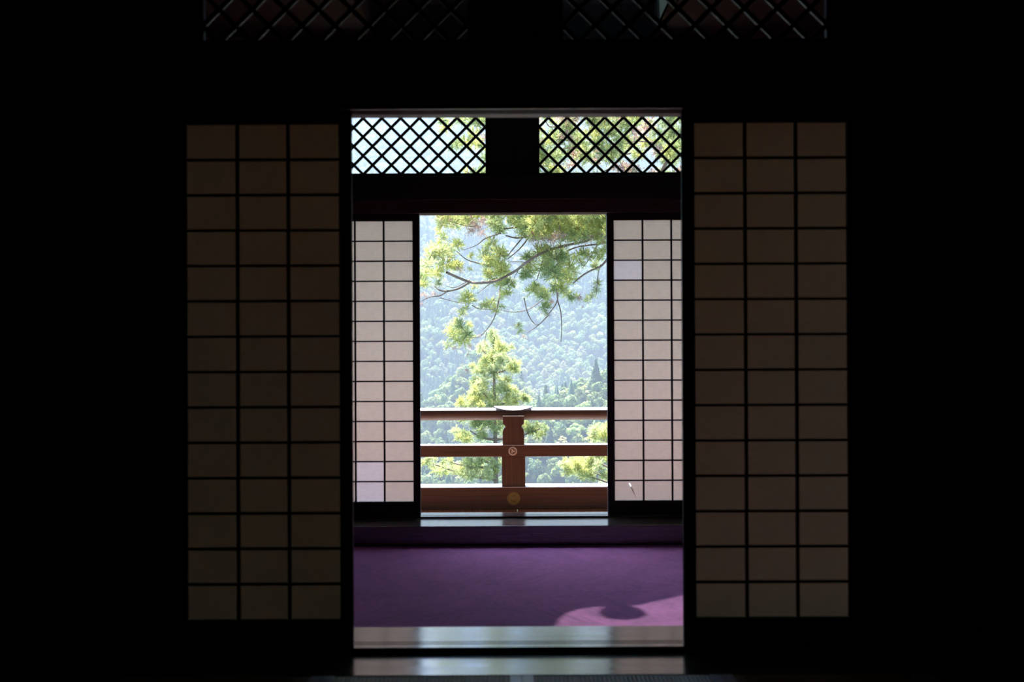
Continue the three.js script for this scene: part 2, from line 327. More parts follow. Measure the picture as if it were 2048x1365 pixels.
// ---------------------------------------------------------------- veranda and railing
{
  const v = setting('floor_002', 'veranda floor of red-brown planks');
  const shades = [0, 1, 2].map((k) => { const m = M.plank.clone(); m.color.multiplyScalar([1, 0.86, 1.12][k]); return m; });
  for (let i = 0, x = XL; x < XR; i++) { const w = 0.27 + 0.08 * hash(i, 3); box('plank', x, x + w - 0.003, VER_Y - 0.04, VER_Y, 8.47, 9.72, shades[i % 3], v, 'z'); x += w; }
  box('joist', XL, XR, -0.5, VER_Y - 0.04, 9.2, 9.6, M.dark, v);

  const R = thing('veranda_railing', 'red-brown timber railing with round handrail along the veranda', 'railing', undefined, [0, VER_Y, 0]);
  R.position.set(0, 0, 0);
  const RF = 9.5, X0 = XL, X1 = XR;
  const beam = (name, y0, y1, d0, d1) => box(name, X0, X1, y0, y1, d0, d1, M.rail, R, 'x', 0.004);
  beam('bottom_beam', VER_Y, 0.045, RF, RF + 0.24);
  beam('middle_rail', 0.250, 0.325, RF + 0.02, RF + 0.165);
  const hr = new THREE.CylinderGeometry(0.0405, 0.0405, X1 - X0, 28, 1); hr.rotateZ(Math.PI / 2); hr.translate((X0 + X1) / 2, 0.532, -(RF + 0.11)); boxUV(hr, 'x'); mesh('handrail', hr, M.rail, R);
  box('capping', X0, X1, 0.045, 0.048, RF - 0.002, RF + 0.242, M.zinc, R, 'x'); box('capping', X0, X1, 0.325, 0.328, RF + 0.018, RF + 0.167, M.zinc, R, 'x');  // pale strips added so the sunlit timber tops come out white
  const cap = new THREE.CylinderGeometry(0.0418, 0.0418, X1 - X0, 24, 1, true, -0.9, 1.8), capIn = new THREE.CylinderGeometry(0.0402, 0.0402, X1 - X0, 24, 1, true, -0.9, 1.8);
  for (const g of [cap, capIn]) { g.rotateY(-Math.PI / 2); g.rotateZ(-Math.PI / 2); g.rotateX(0); g.computeBoundingBox(); if (g.boundingBox.min.y < -0.03) g.rotateX(Math.PI); g.translate((X0 + X1) / 2, 0.532, -(RF + 0.11)); }
  const cm = mesh('handrail_capping', mergeGeometries([cap, capIn]), M.zinc, R); cm.userData.label = 'pale metal capping on the handrail';
  // posts
  const px = at(1027.2, 945, RF).x;
  for (const x of [px, px - 2.1, px + 2.1]) {
    const post = box('post', x - 0.079, x + 0.079, 0.045, 0.25, RF + 0.028, RF + 0.165, M.rail, R, 'y', 0.003);
    // carved upper post: bell, neck and cap block
    const pr = [[0.0705, 0], [0.0705, 0.078], [0.0695, 0.092], [0.066, 0.104], [0.06, 0.113], [0.054, 0.119], [0.0525, 0.123], [0.0535, 0.129], [0.057, 0.135], [0.062, 0.14], [0.0695, 0.145], [0.0695, 0.196]];
    const s = new THREE.Shape(); pr.forEach(([a, b], i) => (i ? s.lineTo(a, b) : s.moveTo(a, b))); pr.slice().reverse().forEach(([a, b]) => s.lineTo(-a, b)); s.closePath();
    const g = new THREE.ExtrudeGeometry(s, { depth: 0.13, bevelEnabled: true, bevelSize: 0.002, bevelThickness: 0.002, bevelSegments: 1 });
    g.translate(x, 0.325, -(RF + 0.16)); boxUV(g, 'y'); mesh('carved_post_head', g, M.rail, post);
    // leaf-shaped cover plate wrapped over the handrail
    const N = 24, K = 10, pos = [], idx = [], rad = 0.051;
    for (let side = 0; side < 2; side++) for (let i = 0; i <= N; i++) {
      const u = i / N * 2 - 1, half = 1.02 * Math.sqrt(Math.max(0.0004, 1 - u * u));
      for (let j = 0; j <= K; j++) { const a = half * (j / K * 2 - 1), r = rad - side * 0.0035; pos.push(x + u * 0.13, 0.532 + Math.cos(a) * r + 0.002, -(RF + 0.11) + Math.sin(a) * r); }
    }
    const q = (N + 1) * (K + 1);
    for (let side = 0; side < 2; side++) for (let i = 0; i < N; i++) for (let j = 0; j < K; j++) { const a = side * q + i * (K + 1) + j, b = a + K + 1; side ? idx.push(a, b, a + 1, b, b + 1, a + 1) : idx.push(a, a + 1, b, b, a + 1, b + 1); }
    for (let i = 0; i < N; i++) for (const j of [0, K]) { const a = i * (K + 1) + j, b = a + K + 1; idx.push(a, b, a + q, b, b + q, a + q); }
    const cg = new THREE.BufferGeometry(); cg.setAttribute('position', new THREE.Float32BufferAttribute(pos, 3)); cg.setIndex(idx); cg.computeVertexNormals();
    const cover = mesh('cover_plate', cg, M.zinc, R); cover.userData.label = 'pale leaf-shaped metal cover plate';
    // three-comma crest
    const md = new THREE.LatheGeometry([[0, 0.004], [0.0215, 0.004], [0.023, 0.007], [0.027, 0.007], [0.029, 0.004], [0.029, 0]].map((p) => new THREE.Vector2(...p)), 32);
    md.rotateX(Math.PI / 2); md.translate(x - 0.005, 0.2875, -(RF + 0.0195)); const med = mesh('crest_medallion', md, M.silver, R); med.userData.label = 'small silver round crest with three swirling commas';
    for (let k = 0; k < 3; k++) {
      const c = new THREE.Shape(), a0 = k * 2 * Math.PI / 3 + 0.4, pt = (r, a) => [Math.cos(a) * r, Math.sin(a) * r];
      const o = [], inn = [];
      for (let i = 0; i <= 14; i++) { const t = i / 14, a = a0 + t * 2.5, r = 0.0105 + 0.0085 * Math.min(1, t * 1.6), wd = 0.0052 * (1 - t) ** 0.7 + 0.0004; o.push(pt(r + wd, a)); inn.push(pt(r - wd, a)); }
      [...o, ...inn.reverse()].forEach((p, i) => (i ? c.lineTo(...p) : c.moveTo(...p))); c.closePath();
      const e = new THREE.ExtrudeGeometry(c, { depth: 0.002, bevelEnabled: false }); e.translate(x - 0.005, 0.2875, -(RF + 0.0155)); mesh('comma', e, M.silverDark, med);
    }
    const bd = new THREE.LatheGeometry([[0, 0.013], [0.012, 0.0125], [0.019, 0.01], [0.022, 0.006], [0.025, 0.0045], [0.037, 0.005], [0.0425, 0.004], [0.0445, 0]].map((p) => new THREE.Vector2(...p)), 36);
    bd.rotateX(Math.PI / 2); bd.translate(x, -0.028, -(RF - 0.0005)); const b2 = mesh('boss_medallion', bd, M.brass, R); b2.userData.label = 'larger greenish brass boss';
    const ring = new THREE.TorusGeometry(0.0395, 0.003, 8, 36); ring.translate(x, -0.028, -(RF - 0.005)); mesh('rim', ring, M.brass, b2);
  }
}

// ---------------------------------------------------------------- trees
// one tuft of cedar: sprigs that carry needles; radius about 1
function tuft(sprigs, needles, spread, width, droop, tone) {
  const pos = [], col = [], v = () => new THREE.Vector3(), up = new THREE.Vector3(0, 1, 0);
  for (let s = 0; s < sprigs; s++) {
    const a = rr(0, 2 * Math.PI), el = Math.asin(rr(-0.75, 1)), dir = new THREE.Vector3(Math.cos(a) * Math.cos(el), Math.sin(el), Math.sin(a) * Math.cos(el));
    const o = dir.clone().multiplyScalar(rr(0.05, 0.35)), L = rr(0.5, 0.85), bend = new THREE.Vector3(0, rr(-droop, 0.25), 0), k = rr(0.72, 1.25);
    { const tip = o.clone().addScaledVector(dir, L).addScaledVector(bend, 0.6), w = v().crossVectors(dir, new THREE.Vector3(0.3, 1, 0.2)).normalize().multiplyScalar(width * 0.6);
      for (const q of [w.clone(), w.clone().negate(), tip]) { pos.push(q.x, q.y, q.z); col.push(k * 0.8, k * 0.6, k * 0.6); } }
    for (let n = 0; n < needles; n++) {
      const t = (n + rnd()) / needles, p = o.clone().addScaledVector(dir, L * t).addScaledVector(bend, t * t * 0.6);
      const side = v().crossVectors(dir, new THREE.Vector3(rr(-1, 1), rr(-1, 1), rr(-1, 1))).normalize();
      const nd = dir.clone().multiplyScalar(spread).add(side).normalize(), nl = rr(0.17, 0.29) * (1 - 0.35 * t), wv = v().crossVectors(nd, new THREE.Vector3(rr(-1, 1), rr(-1, 1), rr(-1, 1))).normalize().multiplyScalar(width);
      const m = p.clone().addScaledVector(nd, nl * 0.45).addScaledVector(up, 0.02), e = p.clone().addScaledVector(nd, nl).addScaledVector(up, 0.05);
      for (const q of [p.clone().addScaledVector(wv, -0.5), p.clone().addScaledVector(wv, 0.5), m.clone().add(wv), m.clone().addScaledVector(wv, -1), p.clone().addScaledVector(wv, -0.5), m.clone().add(wv), m.clone().addScaledVector(wv, -1), m.clone().add(wv), e]) pos.push(q.x, q.y, q.z);
      const c = tone(k, rnd()); for (let i = 0; i < 9; i++) col.push(...c);
    }
  }
  const g = new THREE.BufferGeometry(); g.setAttribute('position', new THREE.Float32BufferAttribute(pos, 3)); g.setAttribute('color', new THREE.Float32BufferAttribute(col, 3)); g.computeVertexNormals();
  return g;
}
const toneA = (k, r) => r < 0.1 ? [k * 0.75, k * 0.45, k * 0.7] : [k * (0.85 + 0.35 * r), k * (0.85 + 0.3 * r), k * (0.7 + 0.5 * r)];
const tufts = [0, 1, 2, 3, 4].map(() => tuft(50, 17, 1.3, 0.021, 0.3, toneA));
const deadTufts = [0, 1, 2].map(() => tuft(20, 13, 0.9, 0.034, 1.6, toneA));
const coarse = [0, 1, 2].map(() => tuft(16, 7, 1.0, 0.06, 0.3, toneA));
function clump(parent, p, r, kind, set = tufts) {
  const g = kind === 'dead' ? deadTufts[Math.floor(rnd() * 3)] : set[Math.floor(rnd() * set.length)];
  const m = mesh('foliage_clump', g, M[kind], parent); m.position.copy(p); m.rotation.set(rr(-0.4, 0.4), rr(0, 6.28), rr(-0.4, 0.4)); m.scale.set(r, r * rr(0.85, 1.05), r);
  return m;
}
function branch(parent, pts, r0, r1, mat = M.bark) {
  const c = new THREE.CatmullRomCurve3(pts), n = Math.max(6, pts.length * 5), g = new THREE.TubeGeometry(c, n, 1, 6), P = g.attributes.position;
  for (let i = 0; i <= n; i++) { const q = c.getPointAt(i / n), r = (r0 + (r1 - r0) * i / n) * (1 + 0.12 * noise.noise(i * 0.7, r0 * 100, 2)); for (let j = 0; j <= 6; j++) { const k = i * 7 + j; P.setXYZ(k, q.x + (P.getX(k) - q.x) * r, q.y + (P.getY(k) - q.y) * r, q.z + (P.getZ(k) - q.z) * r); } }
  g.computeVertexNormals(); return mesh('branch', g, mat, parent);
}

{ // overhanging cedar
  const T = thing('overhanging_cedar', 'cedar whose drooping leafy branches hang in front of the garden doorway', 'tree', undefined, [3.6, -6, -15]);
  const off = new THREE.Vector3(3.6, -6, -15), loc = (v) => v.clone().sub(off);
  const Z = (x, y, d) => loc(at(820 + x / 3.33, 410 + y / 3.33, d));
  branch(T, [new THREE.Vector3(0, 0, 0), new THREE.Vector3(0.1, 5, 0), new THREE.Vector3(-0.1, 10, -0.2), new THREE.Vector3(0, 15, 0)], 0.32, 0.12).name = 'trunk';
  const D = 13.2;
  const W = [ // drawn branches: thickness at both ends in photo pixels, then points
    [5, 3, [1480, 190], [1390, 235], [1300, 255], [1180, 270], [1100, 285], [1040, 310]],
    [6, 2.4, [1470, 300], [1340, 340], [1300, 380], [1270, 410], [1200, 440], [1150, 470], [1090, 520]],
    [5, 5, [1180, 240], [960, 290], [860, 330], [760, 395], [710, 435], [650, 470], [560, 510], [480, 520], [400, 515], [320, 485], [245, 450]],
    [5, 2.4, [400, 515], [330, 555], [250, 575], [200, 570], [160, 540]], [3.5, 1.4, [250, 575], [200, 605], [130, 615], [80, 640]],
    [4, 1.6, [610, 500], [600, 560], [590, 640], [570, 730], [520, 820], [470, 875]], [4, 2, [790, 170], [740, 230], [690, 290], [650, 340]], [4, 1.8, [800, 200], [755, 265], [700, 320], [650, 360]],
    [4, 3, [900, 200], [770, 215], [700, 220], [640, 205]], [4, 3, [800, 120], [725, 145], [630, 160]], [3, 1.6, [470, 145], [420, 145], [350, 135], [270, 110]],
    [3, 1.4, [540, 410], [440, 385], [370, 360], [310, 310]], [3, 1.2, [600, 190], [500, 225], [440, 270], [360, 300]], [2.2, 1, [900, 620], [875, 640], [780, 700], [690, 715], [600, 700]],
    [2.4, 1, [760, 620], [780, 710], [810, 770], [840, 800], [890, 770], [920, 740]], [2.4, 1.4, [975, 560], [985, 640], [1005, 720], [1010, 830], [1005, 910]], [3, 1, [985, 560], [980, 640], [930, 720], [870, 790], [780, 855]],
    [2, 1, [800, 385], [750, 380], [650, 380]], [2.4, 1.6, [885, 370], [870, 420], [845, 500]], [2.2, 1.2, [415, 670], [450, 690], [500, 695], [570, 700]], [1.4, 0.8, [510, 850], [500, 900], [480, 980], [440, 1060]],
    [1.6, 0.9, [200, 620], [320, 650], [400, 660]], [2.4, 1.2, [1270, 400], [1255, 450], [1240, 600]], [2.6, 1.4, [1250, 265], [1200, 350], [1150, 420]], [2.6, 1.2, [560, 510], [520, 535], [450, 590]], [1.8, 1, [350, 880], [400, 885], [460, 885]], [2, 1, [720, 440], [690, 490]], [2, 1, [400, 500], [300, 550], [240, 540]],
  ];
  for (const [a, b, ...pts] of W) { const dd = D + rr(-0.35, 0.35); branch(T, pts.map(([x, y], i) => Z(x, y, dd + 0.12 * Math.sin(i * 1.7))), a / 2 / F * D, b / 2 / F * D); }
  for (const [y, q] of [[9.3, [1480, 190]], [9.8, [1470, 300]], [10.4, [1180, 240]]]) { const e = Z(...q, D); branch(T, [new THREE.Vector3(0, y, 0), new THREE.Vector3(-0.9, y + 0.3, 0.6), e.clone().add(new THREE.Vector3(0.5, 0.35, -0.1)), e], 0.035, 0.014).name = 'limb'; }
  const C = [ // clumps: x, y, radius in the 3.33-times zoom, kind
    [215, 225, 42], [195, 180, 30], [190, 255, 26], [310, 270, 48], [200, 310, 75], [140, 340, 60], [120, 400, 62], [250, 330, 60], [240, 400, 60], [110, 460, 58], [180, 450, 52], [90, 530, 44], [185, 525, 32, 'deep'], [160, 590, 24, 'dead'], [95, 600, 30, 'dead'], [330, 430, 36, 'dead'], [320, 400, 40], [80, 660, 18, 'dead'],
    [540, 285, 60, 'deep'], [490, 340, 60], [600, 330, 60], [560, 370, 66], [520, 400, 50], [560, 450, 72], [620, 470, 56], [530, 490, 50], [650, 530, 46, 'deep'], [640, 590, 42, 'deep'], [600, 520, 46], [400, 340, 26], [400, 430, 20],
    [850, 320, 70], [800, 380, 58], [800, 440, 60], [770, 480, 40, 'deep'], [960, 360, 80], [1030, 370, 66, 'deep'], [900, 400, 66], [1000, 460, 74], [950, 440, 66, 'deep'], [1060, 420, 60], [1050, 500, 54, 'deep'], [980, 530, 54], [1010, 570, 52], [1050, 600, 46, 'deep'], [920, 330, 60, 'deep'],
    [820, 570, 50], [870, 600, 46], [860, 560, 40, 'deep'], [910, 590, 40], [890, 690, 44, 'deep'], [930, 650, 30, 'dead'], [920, 730, 26, 'dead'],
    [1180, 340, 50], [1130, 330, 44], [1250, 330, 45], [1275, 250, 44], [1240, 400, 40], [1290, 300, 40], [1140, 390, 36], [1130, 620, 28, 'dead'], [1110, 610, 28], [1180, 635, 34, 'lime'], [1240, 570, 34, 'lime'], [1250, 520, 30], [1215, 610, 26, 'lime'], [1150, 680, 12, 'dead'],
    [380, 610, 46], [350, 640, 36], [410, 640, 36, 'deep'], [350, 720, 34], [370, 690, 30], [540, 660, 52, 'lime'], [490, 670, 36, 'lime'], [570, 700, 36], [615, 680, 26, 'lime'], [340, 810, 52, 'deep'], [300, 850, 56], [360, 850, 56, 'deep'], [360, 910, 46, 'deep'], [310, 900, 46], [255, 935, 36, 'lime'], [395, 800, 32], [300, 950, 20, 'dead'], [400, 940, 22, 'dead'], [390, 995, 20, 'dead'], [382, 1105, 20, 'dead'],
    [720, 810, 30, 'lime'], [735, 845, 28], [755, 880, 22, 'dead'], [460, 872, 16, 'dead'], [430, 880, 18], [430, 545, 30, 'lime'],
  ];
  for (const [x, y, r, k] of C) clump(T, Z(x, y, D + rr(-0.45, 0.45)), r / 3.33 / F * D * 1.28, k === 'deep' && rnd() < 0.5 ? 'fresh' : k ?? (rnd() < 0.75 ? 'fresh' : 'lime'));
  for (const [x, y, r, k] of C) if (r > 38 && k !== 'dead') clump(T, Z(x + rr(-0.7, 0.7) * r, y + rr(-0.7, 0.7) * r, D + rr(-0.45, 0.45)), r * 0.75 / 3.33 / F * D * 1.28, rnd() < 0.6 ? 'fresh' : 'deep');
  // mass along the top of the doorway, and up behind the transoms
  for (let i = 0; i < 95; i++) { const x = rr(170, 1310), low = x < 400 ? 130 : x < 640 ? 190 : x < 780 ? 150 : 235, y = rr(-40, low), k = (x > 400 && x < 540 && y > 110) || (x > 860 && x < 1010 && y > 150) ? 'dead' : rnd() < 0.65 ? 'fresh' : 'deep'; clump(T, Z(x, y, D + rr(-0.6, 0.6)), rr(34, 58) / 3.33 / F * D * 1.25, k); }
  { // foliage higher up, seen through the transoms
    const sets = [[], [], []], Q = new THREE.Quaternion(), E = new THREE.Euler();
    for (let i = 0; i < 700; i++) {
      const px = rr(862, 1430), py = rr(140, 452); if (px < 990 && rnd() < (990 - px) / 120) continue; if (px > 1075 && py > 285 && noise.noise(px / 34, py / 24, 4) > 0.12) continue;
      const d = D + rr(-0.8, 1.6), r = rr(13, 22) / F * D * 1.25, k = noise.noise(px / 40, py / 40, 9) + rr(-0.25, 0.25);
      sets[k > 0.12 ? 0 : k > -0.28 ? 1 : 2].push(new THREE.Matrix4().compose(loc(at(px, py, d)), Q.setFromEuler(E.set(rr(-0.4, 0.4), rr(0, 6.28), 0)).clone(), new THREE.Vector3(r, r, r)));
    }
    for (let i = 0; i < 150; i++) { // thick bough along the head of the doorway
      const px = rr(1040, 1218), py = rr(428, 478 - Math.abs(px - 1120) * 0.06), d = D + rr(-0.6, 0.5), r = rr(10, 17) / F * D * 1.25, kk = py > 462 && rnd() < 0.4 ? 2 : rnd() < 0.75 ? 0 : 1;
      sets[kk].push(new THREE.Matrix4().compose(loc(at(px, py, d)), Q.setFromEuler(E.set(rr(-0.4, 0.4), rr(0, 6.28), 0)).clone(), new THREE.Vector3(r, r, r)));
    }
    sets.forEach((l, k) => { const im = new THREE.InstancedMesh(k === 2 ? deadTufts[0] : tufts[k], [M.fresh, M.deep, M.dead][k], l.length); l.forEach((m, i) => im.setMatrixAt(i, m)); im.name = 'upper_foliage'; im.userData.kind = 'stuff'; im.castShadow = im.receiveShadow = true; T.add(im); });
  }
  for (let i = 0; i < 16; i++) { const x = rr(930, 1400), y = rr(230, 420), d = D + rr(-0.5, 0.8); branch(T, [loc(at(x, y, d)), loc(at(x - rr(20, 40), y + rr(-8, 14), d)), loc(at(x - rr(50, 90), y + rr(-14, 24), d))], 0.009, 0.004); }
  for (let k = 0; k < 6; k++) branch(T, [new THREE.Vector3(0, 11.4 + k * 0.4, 0), new THREE.Vector3(-2.4, 12.2 + k * 0.3, -1.5 - 0.3 * k), new THREE.Vector3(-5.2 - k * 0.3, 12.4 + 0.35 * k, -2.4 - 0.3 * k)], 0.07, 0.02).name = 'limb';
}
function fillClumps(T, off, blobs, d, kinds, set, rpx) {
  for (const [x, y, rx, ry, n, k] of blobs) for (let i = 0; i < n; i++) {
    const a = rr(0, 6.283), t = Math.sqrt(rnd()), dd = d + rr(-0.9, 0.9) * Math.min(1, rx / 45);
    clump(T, at(x + Math.cos(a) * rx * t, y + Math.sin(a) * ry * t, dd).sub(off), rr(rpx * 0.75, rpx * 1.25) / F * d, k ?? kinds[Math.floor(rnd() * kinds.length)], set);
  }
}
{ // young cedar beyond the railing
  const d = 28, base = at(990, 1250, d), T = thing('young_cedar', 'pale green young cedar rising behind the railing post', 'tree', undefined, base.toArray());
  const L = (x, y, k = 0) => at(x, y, d + k).sub(base);
  branch(T, [L(990, 1250), L(992, 1000), L(990, 850), L(988, 740), L(986, 670)], 0.1, 0.012).name = 'trunk';
  for (const [x, y, x1, y1] of [[988, 745, 1025, 730], [988, 800, 960, 780], [990, 812, 1035, 790], [990, 880, 940, 862], [990, 880, 1080, 858], [991, 935, 900, 925], [991, 960, 870, 930], [991, 930, 950, 905], [988, 720, 965, 700]]) branch(T, [L(x, y), L((x + x1) / 2, (y + y1) / 2 + 5, rr(-0.2, 0.2)), L(x1, y1, rr(-0.3, 0.3))], 0.03, 0.01);
  fillClumps(T, base, [[988, 676, 9, 14, 6], [990, 700, 34, 16, 20], [985, 728, 44, 16, 26], [1030, 738, 16, 14, 8], [965, 735, 18, 14, 8], [990, 765, 26, 16, 12], [958, 772, 16, 12, 7], [990, 795, 58, 22, 40], [935, 805, 18, 12, 8], [1040, 800, 16, 16, 8], [985, 838, 66, 16, 26], [980, 862, 55, 18, 22, 'deep'], [925, 868, 22, 14, 8], [1075, 862, 20, 14, 10], [1040, 850, 18, 14, 6], [965, 920, 40, 16, 16, 'deep'], [905, 935, 40, 13, 18], [862, 926, 14, 10, 6], [955, 952, 50, 13, 18]], d, ['lime', 'lime', 'fresh', 'deep'], tufts, 13);
}
{ // bushy young tree at the right
  const d = 24, base = at(1230, 1250, d), T = thing('bushy_conifer', 'yellow-green leafy conifer beside the right shoji, below the handrail', 'tree', undefined, base.toArray());
  const L = (x, y, k = 0) => at(x, y, d + k).sub(base);
  branch(T, [L(1230, 1250), L(1228, 1000), L(1226, 860), L(1224, 790)], 0.09, 0.012).name = 'trunk';
  for (const [y, x1, y1] of [[900, 1190, 862], [940, 1150, 905], [960, 1130, 925], [970, 1170, 950], [900, 1260, 870]]) branch(T, [L(1228, y), L((1228 + x1) / 2, (y + y1) / 2, 0.1), L(x1, y1)], 0.02, 0.006);
  fillClumps(T, base, [[1200, 866, 18, 16, 12], [1205, 905, 26, 18, 18], [1170, 925, 30, 14, 16], [1190, 948, 36, 16, 20], [1142, 936, 20, 14, 10], [1240, 850, 20, 40, 14], [1240, 930, 20, 40, 14]], d, ['lime', 'lime', 'fresh'], tufts, 14);
}

// ---------------------------------------------------------------- forested hillside
const HK = 2.2;
const ground = (x, d) => (d < 60 ? ground0(x, d) : HK * ground0(x / HK, d / HK) + (d < 150 ? (150 - d) / 90 * (ground0(x, 60) - HK * ground0(x / HK, 60 / HK)) : 0));
function ground0(x, d) {
  const f = 13 * noise.noise(x * 0.014, d * 0.012, 3) + 6 * noise.noise(x * 0.045, d * 0.035, 8);
  let h = d < 60 ? -6 - (d - 9) * 0.5 : d < 200 ? -31.5 - (d - 60) * 0.25 : -66;
  h = Math.max(h, d < 470 ? -66 : -66 + (d - 470) * 0.365) + f * Math.min(1, d / 200);
  const B = Math.min(26, -20.5 + 0.52 * x), C = -3 - 0.95 * Math.abs(x + 8);
  h = Math.max(h, -66 + (B + 66) * Math.exp(-(((d - 345) / 62) ** 2)), -66 + (C + 66) * Math.exp(-(((d - 450) / 50) ** 2)));
  return h;
}
{
  const nx = 110, nd = 230, pos = [], idx = [];
  for (let j = 0; j <= nd; j++) { const d = 10.6 + (3080 - 10.6) * (j / nd) ** 1.4, w = 40 + d * 0.3; for (let i = 0; i <= nx; i++) { const x = (i / nx * 2 - 1) * w; pos.push(x, ground(x, d), -d); } }
  for (let j = 0; j < nd; j++) for (let i = 0; i < nx; i++) { const a = j * (nx + 1) + i; idx.push(a, a + 1, a + nx + 1, a + 1, a + nx + 2, a + nx + 1); }
  const g = new THREE.BufferGeometry(); g.setAttribute('position', new THREE.Float32BufferAttribute(pos, 3)); g.setIndex(idx); g.computeVertexNormals();
  const m = mesh('hillside', g, M.soil, scene); m.userData = { kind: 'structure', label: 'forested mountainside across the valley' };
}
// crowns as shells of leaf sprays, unit height 1
function sprays(list, size, jitter) { // list of [point, outward]
  const pos = [], col = [], nor = [];
  for (const [p, o] of list) {
    const s = size * rr(0.6, 1.3), t = new THREE.Vector3(rr(-1, 1), rr(-1, 1), rr(-1, 1)).cross(o).normalize(), b = o.clone().addScaledVector(new THREE.Vector3(rr(-1, 1), rr(-1, 1), rr(-1, 1)), jitter).normalize(), u = t.clone().cross(b).normalize(), k = rr(0.85, 1.18);
    const N = o.clone().addScaledVector(b, 0.6).normalize();
    const pts = [0, 1, 2, 3, 4].map((i) => { const a = i * 1.2566 + rr(-0.3, 0.3), r = s * rr(0.6, 1.1); return p.clone().addScaledVector(t, Math.cos(a) * r).addScaledVector(u, Math.sin(a) * r); }), c = p.clone().addScaledVector(o, s * 0.35);
    const turned = pts[1].clone().sub(c).cross(pts[2].clone().sub(c)).dot(N) < 0;
    for (let i = 0; i < 5; i++) for (const q of turned ? [c, pts[(i + 1) % 5], pts[i]] : [c, pts[i], pts[(i + 1) % 5]]) { pos.push(q.x, q.y, q.z); nor.push(N.x, N.y, N.z); col.push(k, k, k * 0.95); }
  }
  const g = new THREE.BufferGeometry(); g.setAttribute('position', new THREE.Float32BufferAttribute(pos, 3)); g.setAttribute('normal', new THREE.Float32BufferAttribute(nor, 3)); g.setAttribute('color', new THREE.Float32BufferAttribute(col, 3)); return g;
}
const ball = () => { const z = rr(-1, 1), a = rr(0, 6.283), s = Math.sqrt(1 - z * z); return new THREE.Vector3(s * Math.cos(a), z, s * Math.sin(a)); };
function broadCrown() {
  const lobes = [], L = []; for (let i = 0; i < 17; i++) { const o = ball(), q = rr(0.22, 0.4); o.y = Math.abs(o.y) * 0.95 + 0.02; lobes.push([new THREE.Vector3(o.x * q, 0.42 + o.y * rr(0.25, 0.45), o.z * q), rr(0.09, 0.2)]); }
  lobes.push([new THREE.Vector3(0, 0.48, 0), 0.3]);
  for (const [c, r] of lobes) for (let i = 0; i < 46; i++) { const o = ball(); if (o.y < -0.5) continue; L.push([c.clone().addScaledVector(o, r), o]); }
  return sprays(L, 0.055, 0.7);
}
function coneCrown() {
  const L = []; for (let i = 0; i < 640; i++) { const t = Math.pow(rnd(), 0.62), a = rr(0, 6.283), w = 0.21 * t * (0.75 + 0.35 * Math.abs(Math.sin(t * 20 + a * 2)) + 0.15 * Math.sin(a * 3)), o = new THREE.Vector3(Math.cos(a), 0.45, Math.sin(a)).normalize(); L.push([new THREE.Vector3(Math.cos(a) * w, 1 - t * 0.9, Math.sin(a) * w), o]); }
  return sprays(L, 0.038, 0.8);
}
function pineCrown() {
  const L = []; for (let k = 0; k < 15; k++) { const t = (k + 0.3) / 15, a = k * 2.4, len = 0.1 + 0.32 * Math.min(1, t * 1.3), y = 0.98 - t * 0.75, c = new THREE.Vector3(Math.cos(a) * len * 0.6, y, Math.sin(a) * len * 0.6); for (let i = 0; i < 46; i++) { const o = ball(); o.y = Math.abs(o.y); L.push([new THREE.Vector3(c.x + o.x * len * 0.6, c.y + o.y * 0.06, c.z + o.z * len * 0.55), o.setY(o.y + 0.8).normalize()]); } }
  return sprays(L, 0.04, 0.5);
}
const protos = [
  { name: 'broadleaf_tree', geo: [broadCrown(), broadCrown()], mat: M.hillPale, label: 'pale green round-crowned tree', group: 'pale round trees', h: [8, 12] },
  { name: 'broadleaf_tree', geo: [broadCrown(), broadCrown()], mat: M.hillMid, label: 'mid green round-crowned tree', group: 'mid green round trees', h: [8, 13] },
  { name: 'conical_cedar', geo: [coneCrown(), coneCrown()], mat: M.hillDark, label: 'dark conical cedar', group: 'conical cedars', h: [12, 19] },
  { name: 'layered_pine', geo: [pineCrown()], mat: M.hillPine, label: 'yellowish pine with flat boughs', group: 'layered pines', h: [10, 14] },
];
for (const p of protos) p.tints = [[1, 1, 1], [1.3, 1.15, 1.0], [0.75, 0.82, 0.9]].map((t) => { const m = p.mat.clone(); m.color.multiply(lin(...t)); return m; });
